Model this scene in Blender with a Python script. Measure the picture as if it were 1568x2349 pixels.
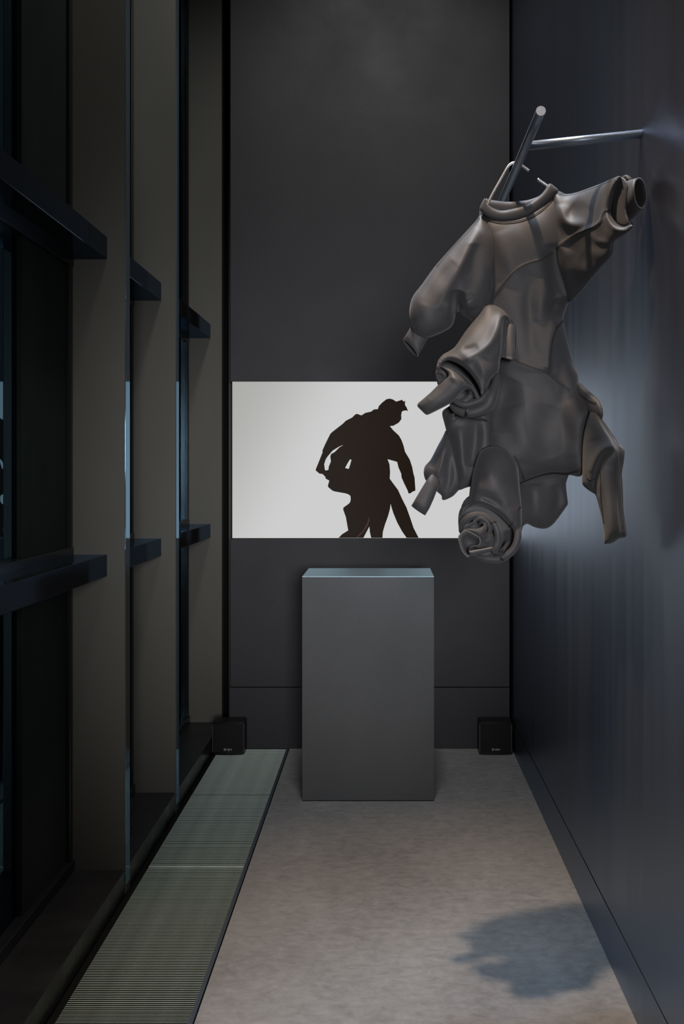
import bpy, bmesh, math, random
import numpy as np
from mathutils import Vector, noise
from mathutils.geometry import tessellate_polygon

for o in list(bpy.data.objects):
    bpy.data.objects.remove(o)
S = bpy.context.scene
COL = S.collection
random.seed(4)

# ---------------------------------------------------------------- camera
W, H = 1568, 2349
F = 1900.0                     # focal length in pixels
VX, VY = 884.0, 1083.0         # vanishing point of the corridor
CZ = 1.6                       # eye height
cam = bpy.data.cameras.new('camera')
cam.sensor_fit = 'VERTICAL'
cam.sensor_height = 36.0
cam.sensor_width = 24.0
cam.lens = F / H * 36.0
cam.shift_x = -(VX - W / 2) / H
cam.shift_y = -(H / 2 - VY) / H
cam.clip_start = 0.05
co = bpy.data.objects.new('camera', cam)
COL.objects.link(co)
co.location = (0, 0, CZ)
co.rotation_euler = (math.pi / 2, 0, 0)
S.camera = co

# ---------------------------------------------------------------- world, lights, exposure
w = bpy.data.worlds.new('world')
S.world = w
w.use_nodes = True
w.node_tree.nodes['Background'].inputs[0].default_value = (0.5, 0.6, 0.8, 1)
w.node_tree.nodes['Background'].inputs[1].default_value = 0.0015
S.view_settings.view_transform = 'Standard'
S.view_settings.look = 'None'
S.view_settings.exposure = 0.0
S.view_settings.gamma = 1.0
S.view_settings.use_curve_mapping = False


def lamp(name, kind, loc, target, power, color, **kw):
    l = bpy.data.lights.new(name, kind)
    l.energy = power
    l.color = color
    for k, v in kw.items():
        setattr(l, k, v)
    o = bpy.data.objects.new(name, l)
    COL.objects.link(o)
    o.location = loc
    d = Vector(target) - Vector(loc)
    o.rotation_euler = d.to_track_quat('-Z', 'Y').to_euler()
    return o


# warm gallery spot high above, left of the garment
lamp('warm_spot', 'SPOT', (-0.25, 2.12, 5.2), (0.40, 2.02, 0.0), 720, (1.0, 0.76, 0.56),
     spot_size=math.radians(46), spot_blend=1.0, shadow_soft_size=0.05)
# cool spot further along the track, aimed back at the floor below the garment
lamp('cool_spot', 'SPOT', (0.05, 3.20, 5.4), (0.40, 1.9, 0.0), 600, (0.60, 0.78, 1.0),
     spot_size=math.radians(31), spot_blend=1.0, shadow_soft_size=0.2)
# wall washer towards the end wall
lamp('wall_washer', 'SPOT', (-0.05, 2.6, 5.9), (-0.05, 4.6, 1.0), 270, (1.0, 0.98, 0.95),
     spot_size=math.radians(88), spot_blend=1.0, shadow_soft_size=0.25)
# unseen soft fill lamp added behind the camera, aimed down the corridor at the plinth
lamp('fill_lamp', 'SPOT', (0.60, -1.6, 1.85), (-0.14, 5.0, 1.38), 840, (0.97, 0.975, 1.0),
     spot_size=math.radians(35), spot_blend=1.0, shadow_soft_size=0.60)


# ---------------------------------------------------------------- helpers
def P(px, py, d):
    return Vector(((px - VX) * d / F, d, CZ - (py - VY) * d / F))


def mesh_obj(name, verts, faces, mat, parent=None, smooth=False):
    me = bpy.data.meshes.new(name)
    me.from_pydata([tuple(v) for v in verts], [], faces)
    me.update()
    bm = bmesh.new(); bm.from_mesh(me)
    bmesh.ops.recalc_face_normals(bm, faces=bm.faces)
    bm.to_mesh(me); bm.free()
    if mat: me.materials.append(mat)
    if smooth:
        me.polygons.foreach_set('use_smooth', [True] * len(me.polygons))
    o = bpy.data.objects.new(name, me)
    COL.objects.link(o)
    if parent: o.parent = parent
    return o


def box(name, x0, x1, y0, y1, z0, z1, mat, parent=None, bevel=0.0, seg=1):
    bm = bmesh.new()
    bmesh.ops.create_cube(bm, size=1)
    for v in bm.verts:
        v.co = Vector(((x0 + x1) / 2 + v.co.x * (x1 - x0), (y0 + y1) / 2 + v.co.y * (y1 - y0),
                       (z0 + z1) / 2 + v.co.z * (z1 - z0)))
    if bevel:
        bmesh.ops.bevel(bm, geom=bm.edges[:], offset=bevel, segments=seg, affect='EDGES', profile=0.5)
    me = bpy.data.meshes.new(name)
    bm.to_mesh(me); bm.free()
    me.materials.append(mat)
    o = bpy.data.objects.new(name, me)
    COL.objects.link(o)
    if parent: o.parent = parent
    return o


def empty(name, loc=(0, 0, 0)):
    # children are built in world coordinates, so the empty keeps its place through the parent inverse
    o = bpy.data.objects.new(name, None)
    o.empty_display_size = 0.1
    COL.objects.link(o)
    o.location = loc
    return o


def adopt(root):
    bpy.context.view_layer.update()
    for c in root.children:
        c.matrix_parent_inverse = root.matrix_world.inverted()


def tag(o, label=None, cat=None, group=None, kind=None):
    if label: o['label'] = label
    if cat: o['category'] = cat
    if group: o['group'] = group
    if kind: o['kind'] = kind
    return o


def new_mat(name):
    m = bpy.data.materials.new(name)
    m.use_nodes = True
    nt = m.node_tree
    return m, nt, nt.nodes['Principled BSDF']


def mat_basic(name, col, rough=0.5, metal=0.0, spec=0.5, tint=None, bump=None, coat=0.0, var=None, rvar=None, gloss=None):
    """col; var=(scale_xyz, amount): mottled brightness; rvar=(scale_xyz, lo, hi): roughness noise; bump=(scale_xyz, dist)"""
    m, nt, b = new_mat(name)
    N, L = nt.nodes, nt.links
    b.inputs['Base Color'].default_value = (*col, 1)
    b.inputs['Roughness'].default_value = rough
    b.inputs['Metallic'].default_value = metal
    b.inputs['Specular IOR Level'].default_value = spec
    if tint: b.inputs['Specular Tint'].default_value = (*tint, 1)
    b.inputs['Coat Weight'].default_value = coat
    tc = N.new('ShaderNodeTexCoord')

    def noise_tex(sc, detail=5, rg=0.6):
        mp = N.new('ShaderNodeMapping'); mp.inputs['Scale'].default_value = sc
        L.new(tc.outputs['Object'], mp.inputs[0])
        n = N.new('ShaderNodeTexNoise'); n.inputs['Scale'].default_value = 1.0
        n.inputs['Detail'].default_value = detail; n.inputs['Roughness'].default_value = rg
        L.new(mp.outputs[0], n.inputs['Vector'])
        return n
    if var:
        n = noise_tex(var[0])
        r = N.new('ShaderNodeMapRange')
        r.inputs['From Min'].default_value = 0.3; r.inputs['From Max'].default_value = 0.7
        r.inputs['To Min'].default_value = 1 - var[1]; r.inputs['To Max'].default_value = 1 + var[1]
        L.new(n.outputs['Fac'], r.inputs['Value'])
        mx = N.new('ShaderNodeVectorMath'); mx.operation = 'SCALE'
        mx.inputs[0].default_value = col
        L.new(r.outputs[0], mx.inputs['Scale'])
        L.new(mx.outputs[0], b.inputs['Base Color'])
    if rvar:
        n = noise_tex(rvar[0])
        r = N.new('ShaderNodeMapRange')
        r.inputs['From Min'].default_value = 0.3; r.inputs['From Max'].default_value = 0.7
        r.inputs['To Min'].default_value = rvar[1]; r.inputs['To Max'].default_value = rvar[2]
        L.new(n.outputs['Fac'], r.inputs['Value'])
        L.new(r.outputs[0], b.inputs['Roughness'])
    if bump:
        n = noise_tex(bump[0], 4, 0.65)
        bp = N.new('ShaderNodeBump'); bp.inputs['Strength'].default_value = 1.0
        bp.inputs['Distance'].default_value = bump[1]
        L.new(n.outputs['Fac'], bp.inputs['Height'])
        L.new(bp.outputs[0], b.inputs['Normal'])
    if gloss:      # gloss layer, tinted blue to paint in the screen's off-axis light: (colour, roughness, ior, anisotropy)
        g = N.new('ShaderNodeBsdfAnisotropic'); g.inputs['Color'].default_value = (*gloss[0], 1)
        g.inputs['Roughness'].default_value = gloss[1]
        if len(gloss) > 3:
            g.inputs['Anisotropy'].default_value = gloss[3]
            tg = N.new('ShaderNodeTangent'); tg.direction_type = 'RADIAL'; tg.axis = gloss[4]
            L.new(tg.outputs[0], g.inputs['Tangent'])
        fr = N.new('ShaderNodeFresnel'); fr.inputs['IOR'].default_value = gloss[2]
        mxs = N.new('ShaderNodeMixShader')
        b.inputs['Specular IOR Level'].default_value = 0.0
        L.new(fr.outputs[0], mxs.inputs[0]); L.new(b.outputs[0], mxs.inputs[1]); L.new(g.outputs[0], mxs.inputs[2])
        if rvar: L.new(r.outputs[0], g.inputs['Roughness'])
        if bump: L.new(bp.outputs[0], g.inputs['Normal'])
        L.new(mxs.outputs[0], N['Material Output'].inputs['Surface'])
    return m


BLUE = (0.45, 0.68, 1.0)
M_back = mat_basic('blackened_steel_back', (0.030, 0.030, 0.034), 0.55, spec=0.4,
                   var=((1.2, 1.2, 0.8), 0.12), rvar=((3, 3, 3), 0.55, 0.65), bump=((60, 60, 60), 0.0004))
M_right = mat_basic('blackened_steel_right', (0.034, 0.029, 0.032), 0.5,
                    var=((1, 6, .3), 0.15), rvar=((1, 14, 0.25), 0.30, 0.38), gloss=((0.70, 0.82, 1.0), 0.45, 8.0, 0.55, 'Z'))
M_fin = mat_basic('satin_dark_bronze_metal', (0.084, 0.081, 0.070), 0.5, var=((3, 3, 1), 0.08),
                  gloss=((0.40, 0.72, 1.0), 0.05, 5.0))
M_finm = mat_basic('satin_dark_bronze_paint', (0.096, 0.092, 0.080), 0.55, spec=0.3, var=((3, 3, 1), 0.08))
M_tr = mat_basic('polished_black_transom', (0.013, 0.012, 0.011), 0.5,
                 gloss=((0.45, 0.68, 1.0), 0.10, 1.5))
M_frame = mat_basic('black_window_profile', (0.010, 0.010, 0.011), 0.25, spec=0.4)
M_sill = mat_basic('dark_grey_metal_sill', (0.012, 0.012, 0.013), 0.3, spec=0.5,
                   rvar=((4, 9, 4), 0.2, 0.45))
M_prof = mat_basic('dark_green_matt_profile', (0.012, 0.016, 0.014), 0.7, spec=0.15, var=((4, 4, 1.2), 0.3))
M_black = mat_basic('matt_black', (0.004, 0.004, 0.004), 0.7, spec=0.1)
M_trimtan = mat_basic('bronze_edge_strip', (0.05, 0.042, 0.032), 0.5)
M_gap = mat_basic('shadow_gap_black', (0.002, 0.002, 0.002), 0.9, spec=0.0)
M_alu = mat_basic('raw_aluminium', (0.64, 0.76, 0.69), 0.45, metal=0.2, var=((9, 60, 9), 0.25))
M_alud = mat_basic('anodised_edge_profile', (0.06, 0.075, 0.095), 0.4, metal=0.3)
M_plinth = mat_basic('plinth_grey_laminate', (0.100, 0.099, 0.100), 0.34, var=((3, 3, 1.6), 0.08), bump=((130, 130, 60), 0.0003),
                     gloss=((0.7, 0.85, 1.0), 0.3, 1.35))
M_ptop = mat_basic('plinth_top_laminate', (0.085, 0.084, 0.084), 0.34, var=((3, 9, 1.6), 0.1),
                   gloss=((0.62, 0.86, 1.0), 0.50, 10.0))
M_rod = mat_basic('brushed_steel_rod', (0.26, 0.31, 0.38), 0.42, metal=0.75, rvar=((60, 60, 60), 0.38, 0.48))
M_rodend = mat_basic('sawn_steel_end', (0.62, 0.64, 0.68), 0.5, metal=0.7, bump=((300, 300, 1500), 0.0004))
M_wire = mat_basic('polished_steel_wire', (0.62, 0.60, 0.60), 0.38, metal=1.0)
M_spk = mat_basic('speaker_black_plastic', (0.006, 0.006, 0.007), 0.42, spec=0.4)
M_grille = mat_basic('speaker_grille_cloth', (0.011, 0.0105, 0.011), 0.75, spec=0.3, bump=((900, 900, 900), 0.0006))
M_strip = mat_basic('speaker_edge_strip', (0.05, 0.053, 0.06), 0.4)
M_white = mat_basic('white_print', (0.42, 0.46, 0.5), 0.5)


# concrete floor
def concrete():
    m, nt, b = new_mat('polished_concrete')
    N, L = nt.nodes, nt.links
    tc = N.new('ShaderNodeTexCoord')

    def nz(sc, scale, det, rg, dist=0.0):
        mp = N.new('ShaderNodeMapping'); mp.inputs['Scale'].default_value = sc
        L.new(tc.outputs['Object'], mp.inputs[0])
        n = N.new('ShaderNodeTexNoise'); n.inputs['Scale'].default_value = scale
        n.inputs['Detail'].default_value = det; n.inputs['Roughness'].default_value = rg
        n.inputs['Distortion'].default_value = dist
        L.new(mp.outputs[0], n.inputs['Vector'])
        return n
    big = nz((1, 1, 1), 1.7, 6, 0.62, 0.8)
    fine = nz((0.7, 1.3, 1), 26, 9, 0.75, 0.5)
    speck = nz((1, 1, 1), 120, 3, 0.6)
    add = N.new('ShaderNodeMath'); add.operation = 'ADD'
    bs = N.new('ShaderNodeMath'); bs.operation = 'MULTIPLY_ADD'; bs.inputs[1].default_value = 0.6; bs.inputs[2].default_value = 0.2
    L.new(big.outputs['Fac'], bs.inputs[0])
    L.new(bs.outputs[0], add.inputs[0]); L.new(fine.outputs['Fac'], add.inputs[1])
    rmp = N.new('ShaderNodeValToRGB')
    rmp.color_ramp.elements[0].position = 0.36; rmp.color_ramp.elements[0].color = (0.138, 0.136, 0.136, 1)
    rmp.color_ramp.elements[1].position = 0.66; rmp.color_ramp.elements[1].color = (0.295, 0.292, 0.290, 1)
    hf = N.new('ShaderNodeMath'); hf.operation = 'MULTIPLY'; hf.inputs[1].default_value = 0.5
    L.new(add.outputs[0], hf.inputs[0]); L.new(hf.outputs[0], rmp.inputs[0])
    sr = N.new('ShaderNodeValToRGB')
    sr.color_ramp.elements[0].position = 0.70; sr.color_ramp.elements[0].color = (0, 0, 0, 1)
    sr.color_ramp.elements[1].position = 0.78; sr.color_ramp.elements[1].color = (1, 1, 1, 1)
    L.new(speck.outputs['Fac'], sr.inputs[0])
    mx = N.new('ShaderNodeMix'); mx.data_type = 'RGBA'
    L.new(sr.outputs[0], mx.inputs['Factor'])
    L.new(rmp.outputs[0], mx.inputs[6]); mx.inputs[7].default_value = (0.42, 0.40, 0.38, 1)
    L.new(mx.outputs[2], b.inputs['Base Color'])
    rr = N.new('ShaderNodeMapRange')
    rr.inputs['To Min'].default_value = 0.36; rr.inputs['To Max'].default_value = 0.62
    L.new(fine.outputs['Fac'], rr.inputs['Value']); L.new(rr.outputs[0], b.inputs['Roughness'])
    b.inputs['Specular IOR Level'].default_value = 0.45
    bp = N.new('ShaderNodeBump'); bp.inputs['Distance'].default_value = 0.0012; bp.inputs['Strength'].default_value = 0.6
    L.new(fine.outputs['Fac'], bp.inputs['Height']); L.new(bp.outputs[0], b.inputs['Normal'])
    return m


M_floor = concrete()


def fabric():
    m, nt, b = new_mat('dark_grey_neoprene')
    N, L = nt.nodes, nt.links
    tc = N.new('ShaderNodeTexCoord')
    n = N.new('ShaderNodeTexNoise'); n.inputs['Scale'].default_value = 650; n.inputs['Detail'].default_value = 3
    L.new(tc.outputs['Object'], n.inputs['Vector'])
    r = N.new('ShaderNodeValToRGB')
    r.color_ramp.elements[0].position = 0.3; r.color_ramp.elements[0].color = (0.031, 0.030, 0.032, 1)
    r.color_ramp.elements[1].position = 0.7; r.color_ramp.elements[1].color = (0.053, 0.051, 0.055, 1)
    L.new(n.outputs['Fac'], r.inputs[0]); L.new(r.outputs[0], b.inputs['Base Color'])
    b.inputs['Roughness'].default_value = 0.58
    b.inputs['Specular IOR Level'].default_value = 0.28
    b.inputs['Sheen Weight'].default_value = 0.12
    b.inputs['Sheen Roughness'].default_value = 0.45
    bp = N.new('ShaderNodeBump'); bp.inputs['Distance'].default_value = 0.0005; bp.inputs['Strength'].default_value = 0.5
    L.new(n.outputs['Fac'], bp.inputs['Height']); L.new(bp.outputs[0], b.inputs['Normal'])
    return m


M_fab = fabric()
M_seam = mat_basic('seam_tape', (0.030, 0.027, 0.028), 0.5, spec=0.4, bump=((700, 700, 700), 0.0008))
M_raw = mat_basic('raw_cut_edge', (0.15, 0.15, 0.155), 0.8, bump=((900, 900, 900), 0.001))

M_glass, nt, b = new_mat('window_glass')
N, L = nt.nodes, nt.links
g = N.new('ShaderNodeBsdfGlossy'); g.inputs['Color'].default_value = (0.42, 0.75, 1.0, 1); g.inputs['Roughness'].default_value = 0.0  # blue of the screen's off-axis light put into the reflection tint
tr = N.new('ShaderNodeBsdfTransparent'); tr.inputs['Color'].default_value = (0.72, 0.80, 0.80, 1)
fr = N.new('ShaderNodeFresnel'); fr.inputs['IOR'].default_value = 2.3
mx = N.new('ShaderNodeMixShader')
L.new(fr.outputs[0], mx.inputs[0]); L.new(tr.outputs[0], mx.inputs[1]); L.new(g.outputs[0], mx.inputs[2])
L.new(mx.outputs[0], N['Material Output'].inputs['Surface'])


def emis(name, col, strength=1.0):
    m, nt, b = new_mat(name)
    b.inputs['Base Color'].default_value = (0.01, 0.01, 0.01, 1)
    b.inputs['Emission Color'].default_value = (*col, 1)
    b.inputs['Emission Strength'].default_value = strength
    b.inputs['Roughness'].default_value = 0.6
    b.inputs['Specular IOR Level'].default_value = 0.1
    return m, nt, b


# ---------------------------------------------------------------- room
YB = 4.79                       # back wall
XR = 0.729                      # right wall
XF = -0.983                     # room side of the window fins
ZC = 6.2
Y0 = 1.2                        # nearest built part of the room (just outside the frame)
YN = -0.6

tag(box('floor', -0.555, XR + 0.02, YN, YB + 0.06, -0.10, 0.0, M_floor), kind='structure')
tag(box('ceiling', -1.4, XR + 0.12, YN, YB + 0.5, ZC, ZC + 0.1, M_black), kind='structure')
tag(box('wall_right', XR, XR + 0.1, YN, YB + 0.06, 0.176, ZC, M_right), kind='structure')
tag(box('trim_1', XR + 0.004, XR + 0.06, YN, YB, 0.169, 0.176, M_gap), kind='structure')
tag(box('baseboard_right', XR, XR + 0.1, YN, YB + 0.06, 0.0, 0.169, M_right), kind='structure')

# back wall: upper panel, lower panel, skirting panel; backing behind the joints
bw = empty('wall_back', (0, YB, 0)); tag(bw, kind='structure')
XL = -0.897
zs0, zs1 = CZ - (1234.5 - VY) * YB / F, CZ - (875.5 - VY) * YB / F
zj = CZ - (1577 - VY) * YB / F
XP = 0.716
box('panel', XL, XP, YB, YB + 0.03, zs1 + 0.002, ZC, M_back, bw, 0.001)
box('panel', XL, XP, YB, YB + 0.03, zj + 0.004, zs0 - 0.006, M_back, bw, 0.001)
box('panel', XL - 0.006, XP, YB, YB + 0.03, 0.0, zj - 0.002, M_back, bw, 0.001)
box('backing', XL + 0.006, XR + 0.05, YB + 0.03, YB + 0.09, 0.0, ZC, M_gap, bw)
adopt(bw)
tag(box('trim_2', -0.937, -0.921, YB + 0.16, YB + 0.19, 0.0, ZC, M_trimtan), kind='structure')

# ---------------------------------------------------------------- video screen
scr = empty('video_screen', (-0.08, YB, zs0))
tag(scr, 'wide glowing white video screen set into the black back wall, showing a bending dark figure', 'screen')
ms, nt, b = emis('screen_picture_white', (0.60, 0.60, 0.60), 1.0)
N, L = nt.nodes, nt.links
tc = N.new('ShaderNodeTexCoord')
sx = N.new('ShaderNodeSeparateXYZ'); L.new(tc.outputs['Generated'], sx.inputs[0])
rp = N.new('ShaderNodeValToRGB'); rp.color_ramp.interpolation = 'EASE'  # viewing-angle falloff painted into the emission, darker towards left and top
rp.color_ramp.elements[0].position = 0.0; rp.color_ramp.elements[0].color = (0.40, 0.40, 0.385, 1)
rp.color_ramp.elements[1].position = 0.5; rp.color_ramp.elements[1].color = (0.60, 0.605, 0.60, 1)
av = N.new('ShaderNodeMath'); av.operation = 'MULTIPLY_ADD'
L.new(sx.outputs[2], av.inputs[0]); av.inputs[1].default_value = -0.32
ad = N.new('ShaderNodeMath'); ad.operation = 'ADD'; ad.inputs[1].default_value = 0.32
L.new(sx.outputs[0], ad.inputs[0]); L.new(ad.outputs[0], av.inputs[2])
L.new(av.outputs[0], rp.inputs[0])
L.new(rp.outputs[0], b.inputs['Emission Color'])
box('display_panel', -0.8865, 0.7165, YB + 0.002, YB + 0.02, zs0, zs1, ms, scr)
mdark, _, _ = emis('screen_picture_dark', (0.0125, 0.0065, 0.0035), 1.0)
mpink, _, _ = emis('screen_picture_reddish', (0.052, 0.026, 0.022), 1.0)


def c8(pts):
    return [(700 + x / 5.6, 890 + y / 5.6) for x, y in pts]


def flat(name, loops, d, mat, parent):
    vv = [[P(x, y, d) for x, y in lp] for lp in loops]
    tris = tessellate_polygon(vv)
    allv = [v for lp in vv for v in lp]
    return mesh_obj(name, allv, [tuple(t) for t in tris], mat, parent)


def smooth_loop(pts, n=3, closed=True):
    out = []
    N_ = len(pts)
    rng = range(N_) if closed else range(N_ - 1)
    for i in rng:
        if closed:
            p0, p1, p2, p3 = pts[i - 1], pts[i], pts[(i + 1) % N_], pts[(i + 2) % N_]
        else:
            p0, p1, p2, p3 = pts[max(i - 1, 0)], pts[i], pts[i + 1], pts[min(i + 2, N_ - 1)]
        for k in range(n):
            t = k / n
            q = []
            for a, b_, c, d in zip(p0, p1, p2, p3):
                q.append(0.5 * (2 * b_ + (c - a) * t + (2 * a - 5 * b_ + 4 * c - d) * t * t + (3 * b_ - 3 * c + d - a) * t ** 3))
            out.append(tuple(q))
    if not closed:
        out.append(tuple(pts[-1]))
    return out


FIG = [(425,1926),(470,1880),(550,1830),(520,1660),(485,1560),(490,1535),(540,1500),(570,1475),(582,1440),(580,1390),(560,1370),(520,1355),(380,1330),(350,1320),(300,1280),(288,1260),(307,1190),(262,1165),(255,1140),(220,1105),(180,1100),(133,1060),(135,1040),(160,980),(220,830),(220,800),(260,710),(320,590),(345,565),(480,460),(520,420),(600,380),(640,340),(665,332),(720,352),(770,320),(845,303),(880,275),(930,272),(945,230),(990,185),(1040,145),(1085,136),(1130,150),(1165,175),(1230,155),(1238,148),(1245,158),(1270,178),(1272,162),(1282,170),(1278,215),(1300,250),(1320,300),(1300,288),(1260,292),(1238,305),(1230,350),(1233,400),(1200,445),(1130,485),(1085,490),(1130,545),(1200,610),(1235,670),(1260,740),(1280,820),(1340,920),(1370,1010),(1390,1110),(1402,1150),(1412,1290),(1412,1320),(1380,1330),(1345,1355),(1325,1355),(1310,1310),(1270,1230),(1235,1150),(1230,1100),(1195,1020),(1178,950),(1130,935),(1055,915),(1080,980),(1088,1080),(1083,1165),(1130,1230),(1190,1310),(1240,1420),(1300,1540),(1350,1680),(1390,1800),(1455,1926),(1300,1926),(1240,1840),(1180,1730),(1130,1610),(1105,1530),(1095,1487),(1085,1560),(1060,1650),(1020,1760),(995,1850),(990,1926),(845,1926),(828,1850),(822,1780),(790,1840),(745,1926)]
H1 = [(485,735),(440,760),(380,820),(330,850),(320,880),(328,945),(300,1010),(297,1050),(260,1062),(250,1045),(242,980),(260,920),(285,880),(350,805),(430,755),(470,738)]
H2 = [(575,915),(592,925),(575,985),(557,1040),(510,1028),(540,970)]
PK = [(650,1922),(700,1870),(735,1835),(790,1740),(812,1670),(822,1658),(824,1700),(800,1775),(745,1850),(700,1895),(672,1924)]
tag(flat('picture_figure', [c8(FIG), c8(H1), c8(H2)], YB + 0.0012, mdark, scr), 'dark silhouette of a person bending forward with arms hanging')
flat('picture_highlight', [c8(PK)], YB + 0.0008, mpink, scr)
adopt(scr)

# ---------------------------------------------------------------- window wall on the left
wl = empty('wall_left', (XF, 3.5, 0)); tag(wl, kind='structure')
XT = -1.053                     # face of the transoms
XO = -1.185                     # back of the fins
XG = -1.215                     # glass plane
fins = [(1.55, 1.60), (3.134, 3.186), (3.891, 3.943), (4.985, 5.035)]
ZS = 0.095
for y0, y1 in fins:
    box('mullion', XO, XF - 0.003, y0, y1, 0.0, ZC, M_finm, wl)
    box('mullion_edge', XF - 0.003, XF, y0, y1, 0.0, ZC, M_fin, wl, 0.001)
    box('mullion_frame', XG - 0.03, XO, y0 - 0.012, y1 + 0.03, 0.0, ZC, M_frame, wl, 0.001)
    box('glazing_bead', XO - 0.012, XO + 0.004, y0 - 0.03, y0 - 0.004, ZS, ZC, M_frame, wl, 0.003)
# broad window profile beside the nearest visible fin
box('window_profile', XG - 0.03, XO - 0.012, 2.73, 3.11, ZS, ZC, M_prof, wl, 0.002)
for i in range(3):
    ya, yb = fins[i][1], fins[i + 1][0]
    for z0, z1 in ((2.405, 2.49), (1.206, 1.288), (3.9, 3.985)):
        if z0 > 3: continue
        box('transom', XO - 0.02, XT, ya, yb, z0, z1, M_tr, wl, 0.0016)
        box('transom_bead', XG - 0.02, XO + 0.006, ya, yb, z0 - 0.028, z1 + 0.028, M_frame, wl, 0.002)
    box('window_pane', XG - 0.006, XG, ya, yb, ZS, ZC, M_glass, wl)
    box('sill', XG - 0.04, XF - 0.003, ya, yb, 0.0, ZS, M_sill, wl, 0.002)
    box('window_frame', XG - 0.02, XO + 0.01, ya, yb, ZS, ZS + 0.04, M_frame, wl, 0.002)
box('end_panel', -1.45, -0.86, 5.08, 5.12, 0.0, ZC, M_black, wl)
adopt(wl)
tag(box('trim_3', XF - 0.003, -0.9626, YN + 1.5, YB + 0.1, -0.06, -0.004, M_black), kind='structure')

# ---------------------------------------------------------------- floor grating
GX0, GX1 = -0.960, -0.574
PITCH = 0.0089


def bar_mesh():
    verts, faces, mats = [], [], []
    # T-shaped bar: light flange on a dark thin web
    prof = [(-0.0004, -0.016), (-0.0004, -0.0010), (-0.0011, -0.0009), (-0.0009, 0.0), (0.0009, 0.0), (0.0011, -0.0009), (0.0004, -0.0010), (0.0004, -0.016)]
    for x in (GX0, GX1):
        for y, z in prof:
            verts.append((x, y, z))
    n = len(prof)
    for i in range(n):
        faces.append((i, (i + 1) % n, n + (i + 1) % n, n + i)); mats.append(1 if i in (0, 6, 7) else 0)
    faces.append((2, 3, 4, 5)); faces.append((n + 5, n + 4, n + 3, n + 2)); mats += [0, 0]
    me = bpy.data.meshes.new('grating_bar'); me.from_pydata(verts, [], faces); me.update()
    me.materials.append(M_alu); me.materials.append(M_frame)
    me.polygons.foreach_set('material_index', mats)
    return me


bm_ = bar_mesh()
sections = [(2.16, 3.350, 0.0, 'nearest section of the slatted metal floor grating along the window wall'),
            (3.360, 4.105, 0.0006, 'middle section of the slatted metal floor grating, ending behind the plinth front'),
            (4.115, 4.785, 0.0, 'farthest section of the metal floor grating, under the left loudspeaker')]
for k, (ya, yb, dz, lab) in enumerate(sections):
    g = empty('floor_grating', ((GX0 + GX1) / 2, (ya + yb) / 2, -0.016))
    tag(g, lab, 'floor grating', 'floor grating sections')
    n = int((yb - ya - 0.004) / PITCH)
    step = (yb - ya - 0.004) / n
    for i in range(n + 1):
        o = bpy.data.objects.new('grating_bar', bm_)
        COL.objects.link(o)
        o.parent = g
        o.location = (0, ya + 0.002 + i * step, -0.001 + dz)
    for x in (GX0 + 0.03, (GX0 * 0.62 + GX1 * 0.38), GX1 - 0.035):
        box('support_rod', x - 0.003, x + 0.003, ya, yb, -0.024, -0.014, M_alud, g)
    if k == 1:
        box('end_bar', GX0, GX1, ya - 0.004, ya + 0.001, -0.02, 0.0012, M_alu, g, 0.0005)
    adopt(g)
tag(box('trim_4', -0.566, -0.560, YN + 2.0, YB, -0.09, 0.0006, M_alud), kind='structure')
tag(box('trim_5', -1.30, -0.540, YN + 2.0, YB + 0.25, -0.14, -0.09, M_gap), kind='structure')
tag(box('trim_6', -0.5735, -0.5665, YN + 2.0, YB, -0.09, 0.0003, M_alud), kind='structure')

# ---------------------------------------------------------------- plinth
yp = CZ * F / (1838 - VY)
sc = F / yp
pl = empty('display_plinth', ((843 - VX) / sc, yp + 0.17, 0))
tag(pl, 'tall plain grey display plinth standing on the concrete floor before the screen', 'plinth')
zt = CZ - (1322.5 - VY) / sc
pb = box('plinth_body', (692.5 - VX) / sc, (995 - VX) / sc, yp, yp * 1.087, 0.004, zt - 0.003, M_plinth, pl, 0.001)
box('plinth_top', (692.5 - VX) / sc, (995 - VX) / sc, yp, yp * 1.087, zt - 0.003, zt, M_ptop, pl, 0.0008)
box('plinth_base', (697 - VX) / sc, (990 - VX) / sc, yp + 0.006, yp * 1.087 - 0.01, 0.0, 0.004, M_gap, pl)
adopt(pl)


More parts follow.
